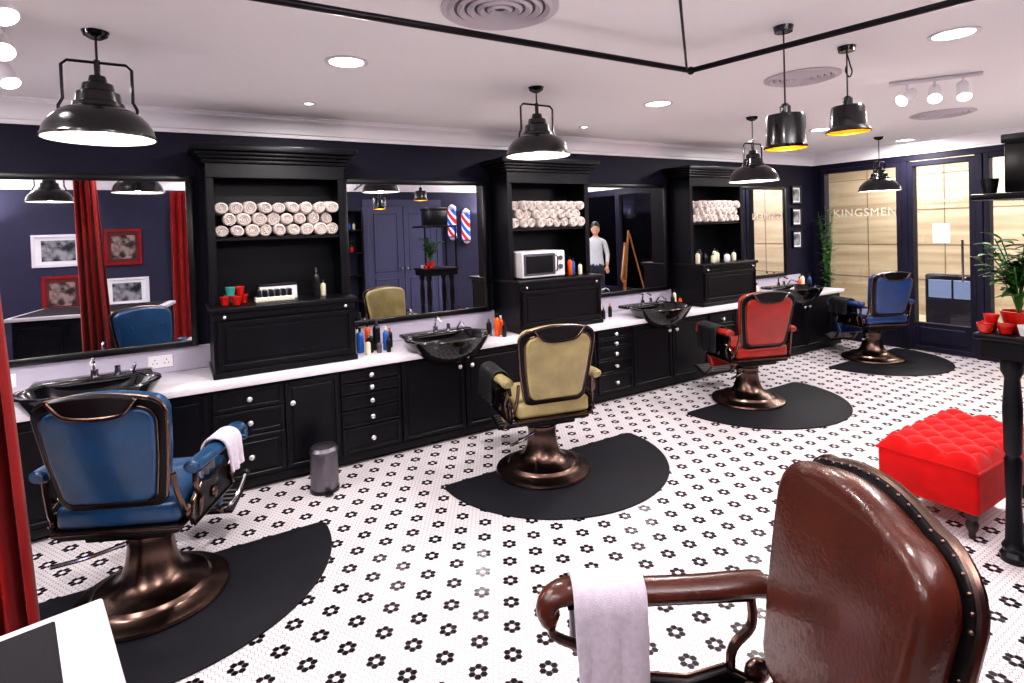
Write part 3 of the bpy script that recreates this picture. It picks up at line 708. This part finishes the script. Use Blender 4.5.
bottles(3.3,4.36,z,[(0,0,.024,.18,'orange','frameblk'),(.06,.03,.024,.16,'bluebot','frameblk'),(.11,-.02,.02,.12,'cream','frameblk')])
bottles(5.12,4.36,z,[(i*.08,random.uniform(-.03,.05),.026,random.uniform(.08,.16),random.choice(['frameblk','cream','steel','whiteplastic']),'steel') for i in range(9)])
for x in(-.1,-.95):
    g=G('wall_socket',(x,WY-.02,.845)); b2(g.p('plate','whiteplastic'),-.075,.075,-.008,0,-.043,.043,.004)
    for sx in(-.035,.035):
        for q in((-.012,-.01),(.012,-.01),(0,.014)): b2(g.p('pin_holes','frameblk'),sx+q[0]-.003,sx+q[0]+.003,-.0088,-.0075,q[1]-.004,q[1]+.004)
    g.done()
def picture(x,z,w,h,fm,am,y,face=-1,nm='framed_picture',mnt='paper'):
    g=G(nm,(x,y,z),0 if face<0 else math.pi); t=min(w,h)*.09; f=g.p('picture_frame',fm)
    b2(f,-w/2,-w/2+t,-.03,0,-h/2,h/2,.004); b2(f,w/2-t,w/2,-.03,0,-h/2,h/2,.004); b2(f,-w/2+t,w/2-t,-.03,0,-h/2,-h/2+t,.004); b2(f,-w/2+t,w/2-t,-.03,0,h/2-t,h/2,.004)
    b2(g.p('mount',mnt),-w/2+t,w/2-t,-.014,-.002,-h/2+t,h/2-t); k=.64
    b2(g.p('print',am),-w/2*k,w/2*k,-.017,-.014,-h/2*k,h/2*k); g.done()
for z_ in(2.05,1.74,1.42): picture(7.56,z_,.22,.25,'frameblk','art1',WY)
picture(-1.38,1.6,.6,.46,'whiteframe','art1',OY,1); picture(-.62,1.62,.46,.54,'redframe','art2',OY,1,mnt='redmount')
picture(-1.36,.98,.46,.52,'redframe','art2',OY,1,mnt='redmount'); picture(-.60,.95,.56,.42,'whiteframe','art1',OY,1)
# double door on the front wall
g=G('door_2',(-.17,OY,0)); d=g.p('casing','door'); b2(d,3.15,3.25,0,.05,0,2.3,.006); b2(d,4.6,4.7,0,.05,0,2.3,.006); b2(d,3.15,4.7,0,.055,2.2,2.32,.006)
for x0,x1 in((3.25,3.92),(3.93,4.6)):
    l=g.p('leaves','door'); b2(l,x0,x1,0,.03,0.005,2.2,.003)
    for z0,z1 in((.12,.85),(.97,2.08)):
        for a in((x0+.1,x1-.1,z0,z0+.03),(x0+.1,x1-.1,z1-.03,z1),(x0+.1,x0+.13,z0,z1),(x1-.13,x1-.1,z0,z1)): b2(l,a[0],a[1],.03,.045,a[2],a[3],.005)
for x in(3.87,3.98): sph(g.p('door_knobs','chrome'),(x,.06,1.02),.025)
g.done()
g=G('wall_shelf_unit',(2.6,OY,0))
for z_ in(.05,.5,.95,1.35,1.75,2.1): b2(g.p('shelves','black'),-.3,.3,0,.32,z_,z_+.03,.003)
for x in(-.3,.27): b2(g.p('uprights','black'),x,x+.03,0,.32,0,2.13,.003)
g.done()
plant(2.5,OY+.17,1.381,.06,.1,.2,.08,9,.07,'redcer'); plant(2.73,OY+.17,1.381,.05,.09,.16,.07,7,.06,'redcer')
bottles(2.38,OY+.17,1.781,[(i*.08,0,.025,random.uniform(.12,.2),random.choice(['frameblk','cream','bluebot']),'steel') for i in range(6)])
for x,zz in((4.72,1.5),(5.02,1.42)):
    g=G('barber_pole',(x,OY+.14,zz)); lathe(g.p('striped_cylinder','pole'),[(0,.1),(.085,.1),(.085,.62),(0,.62)],seg=28)
    lathe(g.p('chrome_caps','chrome'),[(0,-.02),(.03,0),(.08,.03),(.1,.06),(.1,.1),(0,.1)],seg=28); lathe(g.p('chrome_caps','chrome'),[(0,.62),(.1,.62),(.1,.66),(.08,.69),(.03,.72),(0,.75)],seg=28)
    b2(g.p('wall_bracket','chrome'),-.02,.02,-.14,0,.05,.09,.003); b2(g.p('wall_bracket','chrome'),-.02,.02,-.14,0,.64,.68,.003); g.done()
g=G('wooden_easel',(7.55,1.2,0),R(-50)); w=g.p('legs','wood')
cyl(w,(-.3,-.12,0),(-.03,.02,1.6),.018); cyl(w,(.3,-.12,0),(.03,.02,1.6),.018); cyl(w,(0,.4,0),(0,.03,1.55),.016)
b2(w,-.35,.35,-.13,-.06,.62,.65,.003)
pm=Matrix.Translation((0,-.09,1.0))@Matrix.Rotation(R(-7),4,'X')
for c,s in(((0,0,.33),(.6,.03,.06)),((0,0,-.33),(.6,.03,.06)),((-.27,0,0),(.06,.03,.6)),((.27,0,0),(.06,.03,.6))): box(g.p('picture_frame','wood'),c,s,.004,mx=pm)
box(g.p('canvas','cream'),(0,.003,0),(.5,.012,.62),mx=pm); g.done()
# ------------------------------------------------ person
def skinmesh(pts,edges,root,lv=2):
    me=bpy.data.meshes.new('sk'); me.from_pydata([p[0] for p in pts],edges,[]); o=bpy.data.objects.new('sk',me); bpy.context.collection.objects.link(o)
    o.modifiers.new('k','SKIN'); 
    sv=me.skin_vertices[0].data if me.skin_vertices else None
    if sv is None: return None
    for i,p in enumerate(pts):
        sv[i].radius=p[1] if isinstance(p[1],tuple) else (p[1],p[1]); sv[i].use_root=(i==root)
    s=o.modifiers.new('s','SUBSURF'); s.levels=lv; s.render_levels=lv
    dg=bpy.context.evaluated_depsgraph_get(); dg.update(); r=bpy.data.meshes.new_from_object(o.evaluated_get(dg)); bpy.data.objects.remove(o); return r
def person(x,y,rot):
    e=bpy.data.objects.new('standing_man',None); e.location=(x,y,0); e.rotation_euler=(0,0,rot); bpy.context.collection.objects.link(e)
    P=[((0,0,.96),(.15,.11)),((0,.0,1.12),(.135,.1)),((0,0,1.3),(.155,.11)),((0,-.01,1.42),(.09,.08)),((0,0,1.5),.052),((0,.01,1.56),.05)]
    E=[(0,1),(1,2),(2,3),(3,4),(4,5)]
    for s in(-1,1):
        b0=len(P)
        P+=[((s*.17,-.01,1.39),.06),((s*.23,-.02,1.13),.045),((s*.20,.14 if s>0 else .05,.93),.03)]
        E+=[(3,b0),(b0,b0+1),(b0+1,b0+2)]
        b0=len(P)
        P+=[((s*.09,0,.86),.095),((s*.10,.02,.5),.062),((s*.11,-.01,.1),.042),((s*.12,.1,.045),.042),((s*.125,.17,.035),.03)]
        E+=[(0,b0),(b0,b0+1),(b0+1,b0+2),(b0+2,b0+3),(b0+3,b0+4)]
    me=skinmesh(P,E,0)
    if me:
        for k in('shirt','pants','skin','shoe'): me.materials.append(M[k])
        for f in me.polygons:
            c=f.center
            f.material_index=3 if c.z<.1 else (2 if c.z>1.475 else (1 if c.z<.95 and abs(c.x)<.175 else (2 if c.z<1.0 and abs(c.x)>.17 else 0)))
        me.shade_smooth(); o=bpy.data.objects.new('body',me); o.parent=e; bpy.context.collection.objects.link(o)
    for s in(-1,1):
        wx,wy,wz=s*.20,(.14 if s>0 else .05),.93
        HP=[((wx,wy,wz),.024),((wx-s*.005,wy+.03,wz-.04),(.034,.018)),((wx-s*.005,wy+.045,wz-.075),(.034,.016))]; HE=[(0,1),(1,2)]
        mh=skinmesh(HP,HE,0)
        if mh: mh.materials.append(M['skin']); mh.shade_smooth(); o=bpy.data.objects.new('palm',mh); o.parent=e; bpy.context.collection.objects.link(o)
        bm=bmesh.new()
        for i,ln in enumerate((.06,.072,.067,.05)):
            bx=wx+(-.024+i*.016); by=wy+.045; bz=wz-.075
            tube(bm,[(bx,by,bz),(bx,by+.012,bz-ln*.5),(bx,by+.012,bz-ln*.8),(bx,by+.0,bz-ln)],[.009,.009,.008,.007],8,smooth=2)
        tube(bm,[(wx-s*.028,wy+.03,wz-.035),(wx-s*.048,wy+.045,wz-.06),(wx-s*.046,wy+.05,wz-.085)],[.011,.01,.008],8,smooth=2)
        fin('fingers',bm,M['skin'],e)
    bm=bmesh.new(); sph(bm,(0,.015,1.64),.1,(.78,.95,1.17),24,18)
    sph(bm,(0,.115,1.628),.016,(.8,1,1.3)); sph(bm,(0,.108,1.6),.03,(.9,.3,.25))
    for s in(-1,1): sph(bm,(s*.079,.01,1.635),.022,(.4,.8,1.3))
    sph(bm,(0,.065,1.57),.045,(1,.8,.6)); fin('head',bm,M['skin'],e)
    bm=bmesh.new(); 
    for s in(-1,1): sph(bm,(s*.03,.1,1.65),.009)
    fin('eyes',bm,M['paper'],e)
    bm=bmesh.new()
    for s in(-1,1): sph(bm,(s*.03,.108,1.65),.0045); box(bm,(s*.03,.108,1.668),(.03,.008,.005),.002)
    sph(bm,(0,-.012,1.69),.108,(.82,.98,1.0),24,14); fin('hair',bm,M['hair'],e)
    bm=bmesh.new(); tube(bm,[(.05*math.cos(a*.524),.05*math.sin(a*.524),1.485) for a in range(12)],.014,8,True); fin('collar',bm,M['shirt'],e)
person(7.1,.78,R(35))
for y in(4.6,3.3,2.0,.4):
    downlight(10.3,y,.08,52,2.9); downlight(9.0,y,.08,22,2.9)
w=bpy.data.worlds.new('world'); bpy.context.scene.world=w; w.use_nodes=True
w.node_tree.nodes['Background'].inputs[0].default_value=(.9,.92,1,1); w.node_tree.nodes['Background'].inputs[1].default_value=.3
# ------------------------------------------------ camera
cam=bpy.data.cameras.new('camera'); co=bpy.data.objects.new('camera',cam); bpy.context.collection.objects.link(co)
cam.sensor_width=36; cam.lens=36*559/1024; cam.clip_start=.05
yaw=R(31.3); pit=R(1.2); rol=math.atan(.0326)
f0=Vector((math.sin(yaw),math.cos(yaw),0)); r0=Vector((math.cos(yaw),-math.sin(yaw),0)); z0=Vector((0,0,1))
f=f0*math.cos(pit)-z0*math.sin(pit); u=f0*math.sin(pit)+z0*math.cos(pit)
r1=r0*math.cos(rol)-u*math.sin(rol); u1=u*math.cos(rol)+r0*math.sin(rol)
mm=Matrix((r1,u1,-f)).transposed().to_4x4(); mm.translation=Vector((0,0,1.7)); co.matrix_world=mm
cam.shift_y=-(112.5-559*math.tan(pit))/1024
sc=bpy.context.scene; sc.camera=co
sc.view_settings.view_transform='Standard'
try: sc.view_settings.look='Medium High Contrast'
except Exception as ex: print('look fail',ex)
sc.view_settings.exposure=0; sc.view_settings.gamma=1.04
print('objects',len(bpy.data.objects),sc.view_settings.look)
